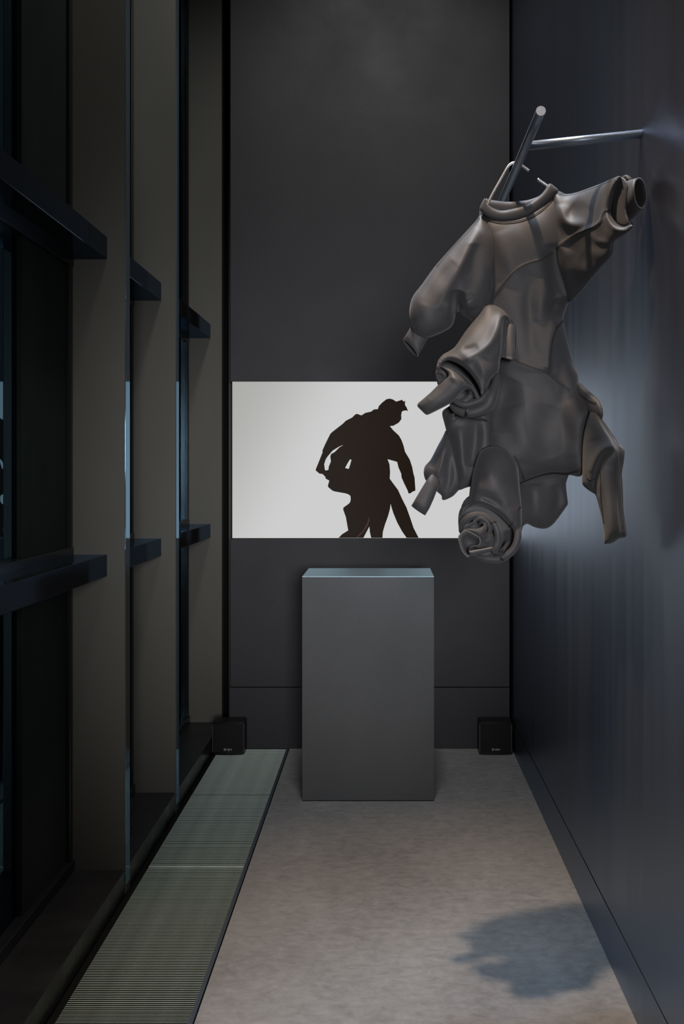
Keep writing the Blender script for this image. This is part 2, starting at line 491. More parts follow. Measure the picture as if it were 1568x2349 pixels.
# ---------------------------------------------------------------- loudspeakers
def speaker(x0, x1, label, led):
    y0 = 4.690
    z1 = 0.188
    t = empty('loudspeaker', ((x0 + x1) / 2, y0 + 0.045, 0))
    tag(t, label, 'loudspeaker', 'small black floor loudspeakers')
    # cabinet: bowed front, rounded top and bottom
    def slab(name, xa, xb, za, zb, bow, back, mat, bev, ybase=0.0):
        bm = bmesh.new()
        n = 12
        fr = []
        for i in range(n + 1):
            u = i / n
            x = xa + (xb - xa) * u
            y = y0 + ybase - bow * (1 - (2 * u - 1) ** 2)
            fr.append((x, y))
        ring = fr + [(xb, y0 + back), (xa, y0 + back)]
        lo = [bm.verts.new((x, y, za)) for x, y in ring]
        hi = [bm.verts.new((x, y, zb)) for x, y in ring]
        m_ = len(ring)
        for i in range(m_):
            bm.faces.new((lo[i], lo[(i + 1) % m_], hi[(i + 1) % m_], hi[i]))
        bm.faces.new(lo[::-1]); bm.faces.new(hi)
        es = [e for e in bm.edges if abs(e.verts[0].co.z - e.verts[1].co.z) < 1e-6]
        bmesh.ops.bevel(bm, geom=es, offset=bev, segments=3, affect='EDGES')
        me = bpy.data.meshes.new(name); bm.to_mesh(me); bm.free()
        me.materials.append(mat)
        o = bpy.data.objects.new(name, me); COL.objects.link(o); o.parent = t
        return o
    slab('cabinet', x0, x1, 0.0, z1, 0.008, 0.09, M_spk, 0.006)
    slab('grille', x0 + 0.008, x1 - 0.008, 0.016, z1 - 0.014, 0.0075, 0.01, M_grille, 0.003, -0.004)
    box('edge_strip', x0 - 0.0005, x0 + 0.005, y0 - 0.004, y0 + 0.004, 0.016, z1 - 0.018, M_strip, t, 0.001)
    box('edge_strip', x1 - 0.005, x1 + 0.0005, y0 - 0.004, y0 + 0.004, 0.016, z1 - 0.018, M_strip, t, 0.001)
    xc = (x0 + x1) / 2 + 0.001
    cu = bpy.data.curves.new('logo_text', 'FONT')
    cu.body = 'ecler'; cu.size = 0.0165; cu.extrude = 0.0003; cu.align_x = 'LEFT'; cu.offset = 0.0005
    tmp = bpy.data.objects.new('t', cu); COL.objects.link(tmp)
    bpy.context.view_layer.update()
    me = bpy.data.meshes.new_from_object(tmp.evaluated_get(bpy.context.evaluated_depsgraph_get()))
    bpy.data.objects.remove(tmp)
    me.materials.clear(); me.materials.append(M_white)
    lt = bpy.data.objects.new('logo_text', me); COL.objects.link(lt)
    lt.rotation_euler = (math.pi / 2, 0, 0); lt.location = (xc - 0.010, y0 - 0.0128, 0.0285)
    lt.parent = t
    # square emblem: white tile with a dark notch
    box('logo_emblem', xc - 0.023, xc - 0.0125, y0 - 0.0128, y0 - 0.011, 0.0265, 0.0385, M_white, t, 0.0006)
    box('logo_emblem', xc - 0.0205, xc - 0.0145, y0 - 0.0131, y0 - 0.0125, 0.031, 0.036, M_spk, t)
    if led:
        mg, _, _ = emis('green_led', (0.08, 0.5, 0.03), 1.0)
        bm = bmesh.new(); bmesh.ops.create_uvsphere(bm, u_segments=10, v_segments=6, radius=0.0014)
        me = bpy.data.meshes.new('led'); bm.to_mesh(me); bm.free(); me.materials.append(mg)
        o = bpy.data.objects.new('led', me); COL.objects.link(o); o.parent = t
        o.location = (xc + 0.004, y0 - 0.0115, 0.0205); tag(o, 'green status light')
    adopt(t)


speaker(-0.983 + 0.002, -0.800, 'small black loudspeaker on the floor grating in the left back corner, green light lit', True)
speaker(0.530, 0.7145, 'small black loudspeaker on the concrete floor in the right back corner', False)


# ---------------------------------------------------------------- rail on the wall
def tube_world(name, pts, r, mat, parent, seg=24, caps=True, capmat=None, smooth=True):
    pts = [Vector(p) for p in pts]
    verts, faces = [], []
    n = len(pts)
    up = Vector((0, 0, 1))
    t0 = (pts[1] - pts[0]).normalized()
    a = t0.cross(up)
    if a.length < 1e-3: a = t0.cross(Vector((1, 0, 0)))
    a.normalize()
    for i in range(n):
        t = (pts[min(i + 1, n - 1)] - pts[max(i - 1, 0)]).normalized()
        a = (a - t * a.dot(t)).normalized()
        b_ = t.cross(a)
        for k in range(seg):
            an = 2 * math.pi * k / seg
            verts.append(pts[i] + (a * math.cos(an) + b_ * math.sin(an)) * r)
    for i in range(n - 1):
        for k in range(seg):
            faces.append((i * seg + k, i * seg + (k + 1) % seg, (i + 1) * seg + (k + 1) % seg, (i + 1) * seg + k))
    nf = len(faces)
    if caps:
        faces.append(tuple(range(seg))); faces.append(tuple(range((n - 1) * seg, n * seg)))
    o = mesh_obj(name, verts, faces, mat, parent, smooth)
    if caps:
        for p in o.data.polygons:
            if len(p.vertices) > 4:
                p.use_smooth = False
                if capmat:
                    p.material_index = 1
        if capmat: o.data.materials.append(capmat)
    return o


rail = empty('wall_rail', (XR, 2.37, 2.55))
tag(rail, 'T-shaped round steel hanging rail sticking out of the right wall', 'clothes rail')
RX, RZ, RR = 0.4055, 2.544, 0.0128
tube_world('hanging_rod', [(RX, 2.164, RZ), (RX, 2.3, RZ), (RX, 2.98, RZ)], RR, M_rod, rail, 40, capmat=M_rodend)
ya = 0.73 * F / (1470 - VX)
tube_world('support_arm', [(XR + 0.002, ya, CZ + (VY - 307.5) * ya / F), (RX + 0.006, 2.40, RZ + 0.001)], 0.0125, M_rod, rail, 32)
adopt(rail)

hang = empty('clothes_hanger', tuple(P(1184, 385, 2.585)))
tag(hang, 'open triangular hanger of polished steel wire hooked over the rail', 'hanger')
HD = 2.585
hp = smooth_loop([(1120, 505), (1117, 474), (1128, 447), (1150, 408), (1163, 385), (1170, 377), (1178, 373.5), (1187, 375), (1199, 382), (1213, 392)], 4, False)
tube_world('hanger_wire', [P(x, y, HD) for x, y in hp], 0.0042, M_wire, hang, 12)
hp = smooth_loop([(1232, 411), (1252, 425), (1262, 434), (1272, 455)], 4, False)
tube_world('hanger_wire', [P(x, y, HD) for x, y in hp], 0.0045, M_wire, hang, 12)
adopt(hang)

# ---------------------------------------------------------------- garment
GAR = empty('hanging_garment', tuple(P(1200, 470, 2.6)))
tag(GAR, 'dark grey neoprene sweatshirt with many knotted and rolled sleeves hanging from the wall rail', 'garment')


def sstep(a, b_, x):
    t = np.clip((x - a) / (b_ - a), 0, 1)
    return t * t * (3 - 2 * t)


def Dbase(x, y):
    return 2.60 - 0.36 * sstep(1285, 1490, x)


def inside(poly, X, Y):
    res = np.zeros(X.shape, bool)
    n = len(poly)
    for i in range(n):
        x1, y1 = poly[i]; x2, y2 = poly[(i + 1) % n]
        if y1 == y2: continue
        c = ((Y > min(y1, y2)) & (Y <= max(y1, y2)))
        xi = (Y - y1) * (x2 - x1) / (y2 - y1) + x1
        res ^= c & (X < xi)
    return res


def seg_dist(pl_, X, Y, closed=False):
    """distance, nearest point, side sign, arclength fraction"""
    best = np.full(X.shape, 1e9); bx = np.zeros(X.shape); by = np.zeros(X.shape)
    side = np.zeros(X.shape); arc = np.zeros(X.shape)
    n = len(pl_)
    tot = 0; lens = []
    m = n if closed else n - 1
    for i in range(m):
        a, b_ = pl_[i], pl_[(i + 1) % n]
        lens.append(math.hypot(b_[0] - a[0], b_[1] - a[1]))
    T = sum(lens); acc = 0
    for i in range(m):
        (x1, y1), (x2, y2) = pl_[i], pl_[(i + 1) % n]
        dx, dy = x2 - x1, y2 - y1
        l2 = dx * dx + dy * dy
        if l2 < 1e-9: continue
        t = np.clip(((X - x1) * dx + (Y - y1) * dy) / l2, 0, 1)
        qx, qy = x1 + t * dx, y1 + t * dy
        d = np.hypot(X - qx, Y - qy)
        k = d < best
        best[k] = d[k]; bx[k] = qx[k]; by[k] = qy[k]
        side[k] = np.sign((X - x1) * dy - (Y - y1) * dx)[k]
        arc[k] = ((acc + t * lens[i]) / T)[k]
        acc += lens[i]
    return best, bx, by, side, arc


class Cloth:
    """puffed piece of thick cloth: outline in image units, real depth, front and back surfaces"""
    def __init__(s, name, outline, off=0.0, tf=0.06, tb=0.04, L=26, strokes=(), step=2.0, tilt=(0, 0, 0, 0), n=3, mat=None, label=None, soft=4):
        poly = smooth_loop(outline, n)
        s.poly = poly
        xs = [p[0] for p in poly]; ys = [p[1] for p in poly]
        x0, x1, y0, y1 = min(xs) - 2 * step, max(xs) + 2 * step, min(ys) - 2 * step, max(ys) + 2 * step
        gx = np.arange(x0, x1 + step, step); gy = np.arange(y0, y1 + step, step)
        X, Y = np.meshgrid(gx, gy)
        ins = inside(poly, X, Y)
        dist, bx, by, _, _ = seg_dist(poly, X, Y, True)
        u = np.minimum(dist, L) * ins
        k = (step / L) ** 2
        uu = np.zeros_like(X)
        # screened relaxation with zero at the outline
        w_ = ins.astype(float)
        uu[:] = (1 - np.exp(-dist / L)) * w_
        near = (dist < step) & ins
        fr = (1 - np.exp(-dist / L))
        for it in range(260):
            nb = (np.roll(uu, 1, 0) + np.roll(uu, -1, 0) + np.roll(uu, 1, 1) + np.roll(uu, -1, 1))
            uu = (nb + k) / (4 + k) * w_
            uu[near] = fr[near] * 1.0
        v = np.clip(uu, 0, None)
        v = v / max(v.max(), 1e-6)
        h = tf * np.sqrt(v)
        fade = np.clip(np.sqrt(v) * 1.25, 0, 1)
        dl = np.zeros_like(h); ds = np.zeros_like(h)
        for st in strokes:
            kind, pts, sig, amp = st[:4]
            pl_ = smooth_loop(pts, 4, False) if len(pts) > 2 else list(pts)
            d, _, _, sd, ar = seg_dist(pl_, X, Y)
            taper = np.sin(np.pi * np.clip(ar, 0.0, 1.0)) ** 0.5
            if len(st) > 4:   # taper mode: 's' keep start, 'e' keep end, 'b' keep both
                m = st[4]
                if m == 'b': taper = np.ones_like(ar)
                elif m == 's': taper = np.cos(np.pi / 2 * ar) ** 0.6
                elif m == 'e': taper = np.sin(np.pi / 2 * ar) ** 0.6
            endfade = np.exp(-(d / sig) ** 2 / 2)
            if kind == 'r':
                dl = dl + amp * endfade * taper * fade
            elif kind == 's':   # step: the right-hand side of the line (looking along it) is raised, decays with distance
                sgn = 1 / (1 + np.exp(np.clip(-sd * d / 2.0, -30, 30)))
                ends = np.clip(np.minimum(ar, 1 - ar) * 9, 0, 1)
                ds = ds + amp * sgn * np.exp(-d / sig) * ends * fade
        def blur(f, n):
            for _ in range(n):
                f = (4 * f + np.roll(f, 1, 0) + np.roll(f, -1, 0) + np.roll(f, 1, 1) + np.roll(f, -1, 1)) / 8
            return f
        h = h + blur(dl, soft) + blur(ds, 2)
        # gentle unevenness of the cloth
        rnd = np.sin(X * 0.045 + Y * 0.021 + off * 40) * np.cos(Y * 0.033 - X * 0.017) + 0.5 * np.sin(X * 0.09 - Y * 0.07 + 1.3)
        h = h + 0.0016 * rnd * fade
        s.X, s.Y, s.h, s.step, s.x0, s.y0 = X, Y, h, step, x0, y0
        s.off, s.tilt = off, tilt
        hb = tb * np.sqrt(v)
        ny, nx = X.shape
        use = np.zeros_like(ins)
        cell = ins[:-1, :-1] | ins[1:, :-1] | ins[:-1, 1:] | ins[1:, 1:]
        use[:-1, :-1] |= cell; use[1:, :-1] |= cell; use[:-1, 1:] |= cell; use[1:, 1:] |= cell
        edge = use & ~ins
        XX = np.where(edge, bx, X); YY = np.where(edge, by, Y)
        hf = np.where(edge, 0, h); hbk = np.where(edge, 0, hb)
        base = s.base(XX, YY)
        idf = -np.ones(X.shape, int); idb = -np.ones(X.shape, int)
        verts = []
        for (j, i) in zip(*np.nonzero(use)):
            idf[j, i] = len(verts)
            verts.append(P(XX[j, i], YY[j, i], base[j, i] - hf[j, i]))
            if edge[j, i]:
                idb[j, i] = idf[j, i]
        for (j, i) in zip(*np.nonzero(ins)):
            idb[j, i] = len(verts)
            verts.append(P(XX[j, i], YY[j, i], base[j, i] + hbk[j, i]))
        faces = []
        for (j, i) in zip(*np.nonzero(cell)):
            a, b_, c, d = idf[j, i], idf[j, i + 1], idf[j + 1, i + 1], idf[j + 1, i]
            faces.append((a, d, c, b_))
            a2, b2, c2, d2 = idb[j, i], idb[j, i + 1], idb[j + 1, i + 1], idb[j + 1, i]
            if (a2, b2, c2, d2) != (a, b_, c, d):
                faces.append((a2, b2, c2, d2))
        me = bpy.data.meshes.new(name)
        me.from_pydata([tuple(p) for p in verts], [], faces)
        me.validate(); me.update()
        bm = bmesh.new(); bm.from_mesh(me)
        bmesh.ops.remove_doubles(bm, verts=bm.verts, dist=0.00005)
        bmesh.ops.recalc_face_normals(bm, faces=bm.faces)
        bm.to_mesh(me); bm.free()
        me.materials.append(mat or M_fab)
        me.polygons.foreach_set('use_smooth', [True] * len(me.polygons))
        o = bpy.data.objects.new(name, me); COL.objects.link(o); o.parent = GAR
        if label: o['label'] = label
        s.o = o

    def base(s, X, Y):
        cx, cy, ax, ay = s.tilt
        return Dbase(X, Y) + s.off + ax * (X - cx) / 100.0 + ay * (Y - cy) / 100.0

    def depth(s, x, y):
        i = (x - s.x0) / s.step; j = (y - s.y0) / s.step
        i0 = int(min(max(math.floor(i), 0), s.h.shape[1] - 2)); j0 = int(min(max(math.floor(j), 0), s.h.shape[0] - 2))
        fx, fy = min(max(i - i0, 0), 1), min(max(j - j0, 0), 1)
        hh = s.h
        v = (hh[j0, i0] * (1 - fx) + hh[j0, i0 + 1] * fx) * (1 - fy) + (hh[j0 + 1, i0] * (1 - fx) + hh[j0 + 1, i0 + 1] * fx) * fy
        return float(s.base(np.array(x), np.array(y)) - v)

    def seam(s, pts, wpx=3.0, lift=0.0028, mat=None, name='seam'):
        pl_ = smooth_loop(pts, 6, False)
        prof = [(-1, -0.0012), (-0.8, 0.5), (-0.5, 1.0), (-0.25, 0.35), (0.25, 0.35), (0.5, 1.0), (0.8, 0.5), (1, -0.0012)]
        verts, faces = [], []
        n = len(pl_); m = len(prof)
        for i, (x, y) in enumerate(pl_):
            a = pl_[max(i - 1, 0)]; b_ = pl_[min(i + 1, n - 1)]
            tx, ty = b_[0] - a[0], b_[1] - a[1]
            l = math.hypot(tx, ty) or 1
            nx_, ny_ = -ty / l, tx / l
            for (q, hh) in prof:
                px_, py_ = x + nx_ * q * wpx, y + ny_ * q * wpx
                if abs(q) == 1: d = s.depth(px_, py_) + 0.0015
                else: d = s.depth(px_, py_) - lift * hh
                verts.append(P(px_, py_, d))
        for i in range(n - 1):
            for k in range(m - 1):
                faces.append((i * m + k, i * m + k + 1, (i + 1) * m + k + 1, (i + 1) * m + k))
        o = mesh_obj(name, verts, faces, mat or M_seam, s.o, True)
        return o


def loft(name, rings, wall=0.0, seg=28, parent=None, closed_start=True, mat=None, inner=3, rimmat=True, label=None):
    """rings: (cx,cy,depth,(ux,uy),(vx,vy),dv): ellipse in space; wall>0 leaves the last ring open with a real inner side"""
    verts, faces = [], []
    rs = list(rings)
    mats = []

    def put(r, s_=1.0, extra=0.0):
        cx, cy, d, U, V, dv = r
        for k in range(seg):
            t = 2 * math.pi * k / seg
            c, sn = math.cos(t) * s_, math.sin(t) * s_
            verts.append(P(cx + U[0] * c + V[0] * sn, cy + U[1] * c + V[1] * sn, d + dv * sn + extra))
    for r in rs: put(r)
    cnt = len(rs)
    if wall > 0:
        for i in range(inner):
            put(rs[-1 - i], 1 - wall)
            cnt += 1
    for i in range(cnt - 1):
        for k in range(seg):
            faces.append((i * seg + k, i * seg + (k + 1) % seg, (i + 1) * seg + (k + 1) % seg, (i + 1) * seg + k))
            mats.append(1 if (wall > 0 and i == len(rs) - 1) else 0)
    if closed_start: faces.append(tuple(range(seg))); mats.append(0)
    faces.append(tuple(range((cnt - 1) * seg, cnt * seg))); mats.append(0)
    me = bpy.data.meshes.new(name)
    me.from_pydata([tuple(v) for v in verts], [], faces)
    me.materials.append(mat or M_fab); me.materials.append(M_raw)
    me.polygons.foreach_set('material_index', mats)
    me.polygons.foreach_set('use_smooth', [True] * len(me.polygons))
    me.update()
    bm = bmesh.new(); bm.from_mesh(me); bmesh.ops.recalc_face_normals(bm, faces=bm.faces); bm.to_mesh(me); bm.free()
    o = bpy.data.objects.new(name, me); COL.objects.link(o); o.parent = parent or GAR
    if label: o['label'] = label
    return o


def roll(name, pts, parent=None, seg=18, flatd=1.0, label=None, mat=None):
    """soft roll of cloth: (px,py,radius_px,depth) swept along a smooth path with rounded ends"""
    q = smooth_loop(pts, 5, False)
    n = len(q)
    rings = []
    for i, (x, y, r, d) in enumerate(q):
        a = q[max(i - 1, 0)]; b_ = q[min(i + 1, n - 1)]
        tx, ty = b_[0] - a[0], b_[1] - a[1]
        l = math.hypot(tx, ty) or 1
        nx_, ny_ = -ty / l, tx / l
        e = min(i, n - 1 - i)
        sh = [0.15, 0.6, 0.85, 0.96][e] if e < 4 else 1.0
        rr = r * sh
        rings.append((x, y, d, (nx_ * rr, ny_ * rr), (0, 0), rr * d / F * flatd))
    return loft(name, rings, 0.0, seg, parent, True, mat, label=label)


def edge_loft(pairs, rz, dep, vs=None):
    """rings from pairs of image points (one edge, other edge)"""
    out = []
    for i, (a, b_) in enumerate(pairs):
        c = ((a[0] + b_[0]) / 2, (a[1] + b_[1]) / 2)
        U = ((b_[0] - a[0]) / 2, (b_[1] - a[1]) / 2)
        v = vs[i] if vs else (0, 0)
        out.append((c[0], c[1], dep[i], U, v, -rz[i]))
    return out


def C2(pts): return [(900 + x / 4.48, 440 + y / 4.48) for x, y in pts]
def C3(pts): return [(930 + x / 5.227, 680 + y / 5.227) for x, y in pts]
def C4(pts): return [(930 + x / 5.227, 900 + y / 5.227) for x, y in pts]
def C5(pts): return [(1200 + x / 5.227, 380 + y / 5.227) for x, y in pts]
def C6(pts): return [(1180 + x / 4.193, 700 + y / 4.193) for x, y in pts]
def CR(pts): return [(1020 + x / 8.25, 1150 + y / 8.25) for x, y in pts]      # rose close-up


# --- body
waist = [(1149, 818), (1180, 826), (1216, 841), (1252, 853), (1283, 876), (1306, 895)]
side = [(1292, 736), (1275, 756), (1266, 785), (1262, 820), (1261, 857)]
yoke = [(1115, 698), (1128, 683), (1150, 655), (1180, 622), (1205, 606), (1240, 595), (1268, 578)]
body = Cloth('body', [(1103,470),(1113,480),(1126,488),(1143,493),(1164,493),(1185,490),(1205,483),(1224,472),(1243,457),(1262,440),(1275,436),(1300,450),(1330,500),(1350,560),(1350,620),(1330,670),(1304,695),(1294,720),(1292,737),(1299,772),(1312,829),(1323,853),(1328,880),(1345,893),(1364,911),(1363,927),(1347,961),(1340,1004),(1338,1040),(1337,1076),(1330,1093),(1303,1089),(1262,1088),(1225,1097),(1192,1112),(1150,1112),(1118,1080),(1108,1030),(1110,970),(1120,930),(1128,880),(1130,820),(1110,760),(1104,722),(1106,690),(1112,646),(1110,574),(1102,525),(1099,495)],
    off=0.0, tf=0.085, tb=0.08, L=34, soft=8, strokes=[
        ('s', side[::-1], 26, 0.020, 'b'),
        ('s', [(1306, 895), (1283, 876), (1252, 853), (1216, 841), (1180, 826), (1149, 818)], 22, 0.006, 'b'),
        ('s', [(1268, 577), (1240, 594), (1205, 605), (1180, 621), (1150, 654), (1115, 697)], 20, 0.004, 'b'),
        ('r', [(1268, 560), (1271, 620), (1285, 680)], 14, -0.018),
        ('r', [(1220, 640), (1212, 690), (1216, 760), (1222, 820)], 10, -0.007),
        ('r', [(1250, 640), (1246, 690), (1236, 740)], 12, 0.009),
        ('r', [(1276, 690), (1262, 715)], 7, -0.010),
        ('r', [(1150, 530), (1170, 600), (1160, 650)], 18, 0.005),
        ('r', [(1180, 930), (1200, 1000), (1190, 1060)], 22, 0.010),
        ('r', [(1262, 930), (1250, 1000), (1262, 1050)], 20, -0.007),
        ('r', [(1300, 920), (1320, 980), (1318, 1050)], 16, 0.008),
        ('r', [(1175, 870), (1150, 930), (1135, 990)], 18, -0.014),
    ])
body.seam(waist, 3.2)
body.seam([(x - 1, y) for x, y in side], 3.2)
body.seam(yoke, 3.0)
body.seam([(1107, 494), (1118, 503), (1132, 508), (1152, 511), (1175, 510), (1200, 505), (1226, 493), (1248, 477), (1270, 454)], 2.6)
body.seam([(1190, 1109), (1225, 1095), (1262, 1085), (1300, 1086), (1325, 1080), (1336, 1072)], 3.0)
body.seam([(1126, 966), (1128, 990), (1125, 1022)], 2.4)
body.seam([(1166, 727), (1177, 742), (1181, 765), (1180, 795), (1177, 822)], 2.8)
body.seam([(1178, 1045), (1188, 1064), (1197, 1088), (1202, 1103)], 2.8)

# --- neckband: front roll and back roll
nb = Cloth('neckband', [(1112,455),(1116,466),(1126,475),(1139,481),(1152,483),(1171,480),(1192,475),(1207,469),(1227,456),(1241,445),(1250,434),(1255,425),(1262,421),(1272,428),(1280,438),(1268,453),(1248,471),(1227,487),(1206,498),(1185,504),(1164,507),(1143,507),(1125,502),(1111,494),(1100,481),(1102,470),(1107,460)],
    off=-0.040, tf=0.013, tb=0.02, L=5, step=1.5)
nb2 = Cloth('neckband', [(1113,456),(1123,458),(1143,461),(1164,463),(1192,461),(1213,458),(1240,447),(1256,428),(1262,440),(1245,470),(1215,490),(1170,496),(1135,492),(1115,475)],
    off=0.045, tf=0.014, tb=0.014, L=6, step=1.5)

# --- upper left sleeve and its cuff
s1 = Cloth('sleeve', C2([(905,235),(860,290),(770,390),(560,620),(430,770),(300,950),(215,1060),(182,1150),(172,1260),(190,1380),(225,1450),(300,1495),(360,1502),(460,1470),(570,1415),(620,1360),(640,1290),(655,1238),(690,1235),(715,1265),(780,1305),(825,1335),(905,1330),(1000,1240),(1080,1100),(1120,900),(1130,700),(1110,500),(1050,370),(975,270)]),
    off=-0.010, tf=0.080, tb=0.07, L=30, tilt=(1100, 600, 0.02, 0), strokes=[
        ('r', [(1050, 668), (1049, 695), (1051, 722)], 7.0, -0.085, 'e'),
        ('r', [(1070, 688), (1078, 712)], 12, 0.010),
        ('r', [(1030, 690), (1032, 730)], 9, 0.012),
        ('r', [(1096, 523), (1061, 596), (1028, 655), (1004, 712)], 9, 0.012),
        ('r', [(1085, 560), (1086, 620), (1076, 670)], 12, -0.008),
        ('r', [(1040, 600), (1000, 650), (975, 700)], 12, -0.006),
    ])
s1.seam([(1103, 492), (1116, 512), (1125, 542), (1129, 580), (1128, 620), (1124, 655), (1115, 695)], 2.4)
s1.seam([(1099, 500), (1075, 528), (1045, 560), (1020, 588), (1000, 612)], 2.0)
loft('cuff', edge_loft([((1000, 740), (1010, 765)), ((948, 738), (986, 770)), ((940, 752), (978, 780)), ((932, 766), (968, 800)), ((925, 779), (957, 819))],
     [0.02, 0.02, 0.019, 0.018, 0.016], [2.59, 2.575, 2.57, 2.568, 2.566], [(0, 0), (0, 0), (0, 0), (2, 1), (7, 0)]), 0.16)

# --- knotted middle-left sleeve
s2 = Cloth('sleeve', C3([(945,118),(1020,88),(1150,140),(1240,225),(1302,330),(1305,500),(1300,740),(1230,760),(1140,735),(1118,880),(1090,925),(1045,965),(1010,1012),(960,1120),(930,1185),(903,1200),(890,1130),(860,1060),(800,970),(740,900),(660,835),(590,795),(520,770),(470,775),(425,810),(395,860),(372,868),(372,830),(392,760),(450,695),(530,650),(600,590),(700,440),(800,310),(880,210)]),
    off=-0.075, tf=0.062, tb=0.07, L=22, tilt=(1130, 740, 0.0, -0.055), strokes=[
        ('s', [(1160, 722), (1152, 740), (1151, 776), (1148, 830)], 30, -0.055, 'b'),
        ('r', [(1152, 722), (1138, 757), (1121, 789), (1095, 810), (1074, 822)], 8, 0.014, 'b'),
        ('r', [(1060, 800), (1075, 802), (1095, 795)], 5, -0.006),
        ('r', [(1096, 818), (1108, 845), (1118, 868)], 8, 0.010),
        ('r', [(1010, 838), (1025, 822), (1045, 824), (1070, 842), (1090, 872), (1100, 900)], 5, 0.010, 'b'),
    ])
s2.seam([(1114, 700), (1125, 697), (1140, 701), (1155, 711), (1168, 724), (1176, 738)], 2.6)
s2.seam([(1140, 856), (1132, 864), (1124, 873), (1118, 888), (1110, 900), (1104, 908)], 1.8)
# dark inner lining of the roll
Cloth('sleeve_lining', [(1004,838),(1022,818),(1060,815),(1100,830),(1135,845),(1142,880),(1138,925),(1118,950),(1065,952),(1038,932),(1022,900),(1006,868)],
      off=-0.045, tf=0.02, tb=0.03, L=14, step=2.0)
Cloth('sleeve_fold', [(999,852),(1003,843),(1013,840),(1024,845),(1032,855),(1028,866),(1018,873),(1008,884),(1004,884),(1000,868)],
      off=-0.10, tf=0.018, tb=0.02, L=8, step=1.5, strokes=[('r', [(1004, 858), (1016, 868)], 3, -0.012)])
t2 = Cloth('cuff', C3([(420,842),(480,850),(560,872),(640,915),(740,985),(800,1050),(850,1130),(888,1215),(880,1238),(845,1235),(815,1180),(795,1130),(750,1113),(700,1128),(650,1175),(600,1232),(540,1280),(500,1303),(430,1340),(340,1385),(270,1417),(240,1415),(190,1370),(137,1300),(220,1220),(300,1150),(380,1070),(460,1000),(510,950),(480,890)]),
      off=-0.135, tf=0.040, tb=0.03, L=13, step=1.6, tilt=(1040, 880, -0.02, 0), strokes=[
        ('r', [(1012, 848), (1032, 862), (1060, 880)], 5, 0.006),
        ('r', [(1030, 866), (1010, 890), (985, 915)], 6, -0.004)])
t2.seam([(1074, 898), (1082, 906), (1092, 914)], 1.2)
D2 = 2.60 - 0.13
roll('sleeve_fold', [(1140, 852, 5, D2 + .03), (1136, 880, 9, D2 + .015), (1128, 905, 13, D2), (1118, 928, 14, D2), (1096, 942, 12.5, D2 - .005), (1068, 946, 11.5, D2), (1046, 938, 10, D2 + .01), (1032, 924, 6, D2 + .02)])
roll('sleeve_fold', [(1118, 892, 7, D2 - .01), (1108, 912, 9, D2 - .015), (1088, 923, 7.5, D2 - .02), (1064, 928, 7.5, D2 - .02), (1044, 920, 7, D2 - .01), (1034, 910, 4, D2)])
roll('sleeve_fold', [(1080, 898, 5, D2 - .005), (1078, 910, 8, D2), (1066, 920, 9, D2), (1054, 920, 7, D2)])
roll('seam', [(1074, 938, 2.2, D2 - .035), (1071, 946, 2.4, D2 - .044), (1071, 957, 2.2, D2 - .03)], mat=M_seam)
roll('sleeve_fold', [(1072, 957, 3, 2.53), (1090, 957, 4.5, 2.52), (1108, 957, 5.5, 2.51), (1122, 964, 3, 2.515)])

# --- folded lower left sleeve behind
s3 = Cloth('sleeve', C4([(560,130),(520,165),(450,215),(438,270),(460,360),(485,455),(520,580),(560,740),(600,950),(625,1100),(635,1165),(662,1168),(720,1145),(775,1130),(900,1100),(1020,900),(1040,600),(1030,380),(1010,240),(960,190),(740,150),(640,120)]),
    off=-0.025, tf=0.045, tb=0.045, L=22, tilt=(1070, 1030, 0.0, 0), strokes=[
        ('r', [(1090, 960), (1088, 1010), (1080, 1070)], 12, -0.028),
        ('r', [(1052, 980), (1060, 1040), (1062, 1100)], 9, 0.012),
        ('r', [(1030, 950), (1045, 965)], 10, 0.010)])
s3b = Cloth('sleeve_fold', C4([(487,448),(440,540),(380,650),(330,750),(290,820),(235,880),(215,940),(222,1010),(245,1060),(300,1110),(370,1185),(430,1240),(432,1275),(450,1292),(485,1286),(560,1250),(605,1208),(640,1168),(700,1100),(690,960),(650,760),(590,560),(530,470)]),
    off=-0.005, tf=0.045, tb=0.045, L=20, strokes=[
        ('r', [(1022, 1005), (1014, 1050), (1000, 1095)], 7, 0.014),
        ('r', [(1030, 1040), (1030, 1090), (1020, 1140)], 7, -0.012),
        ('r', [(1000, 1040), (990, 1075)], 7, -0.006)])
loft('cuff', edge_loft([((990, 1085), (1012, 1108)), ((977, 1103), (1001, 1127)), ((966, 1121), (994, 1145)), ((954, 1141), (985, 1165)), ((943, 1160), (975, 1182))],
     [0.015, 0.018, 0.018, 0.017, 0.015], [2.565, 2.56, 2.555, 2.55, 2.548], [(0, 0), (0, 0), (0, 0), (0, 1), (0, 2)]), 0.15)

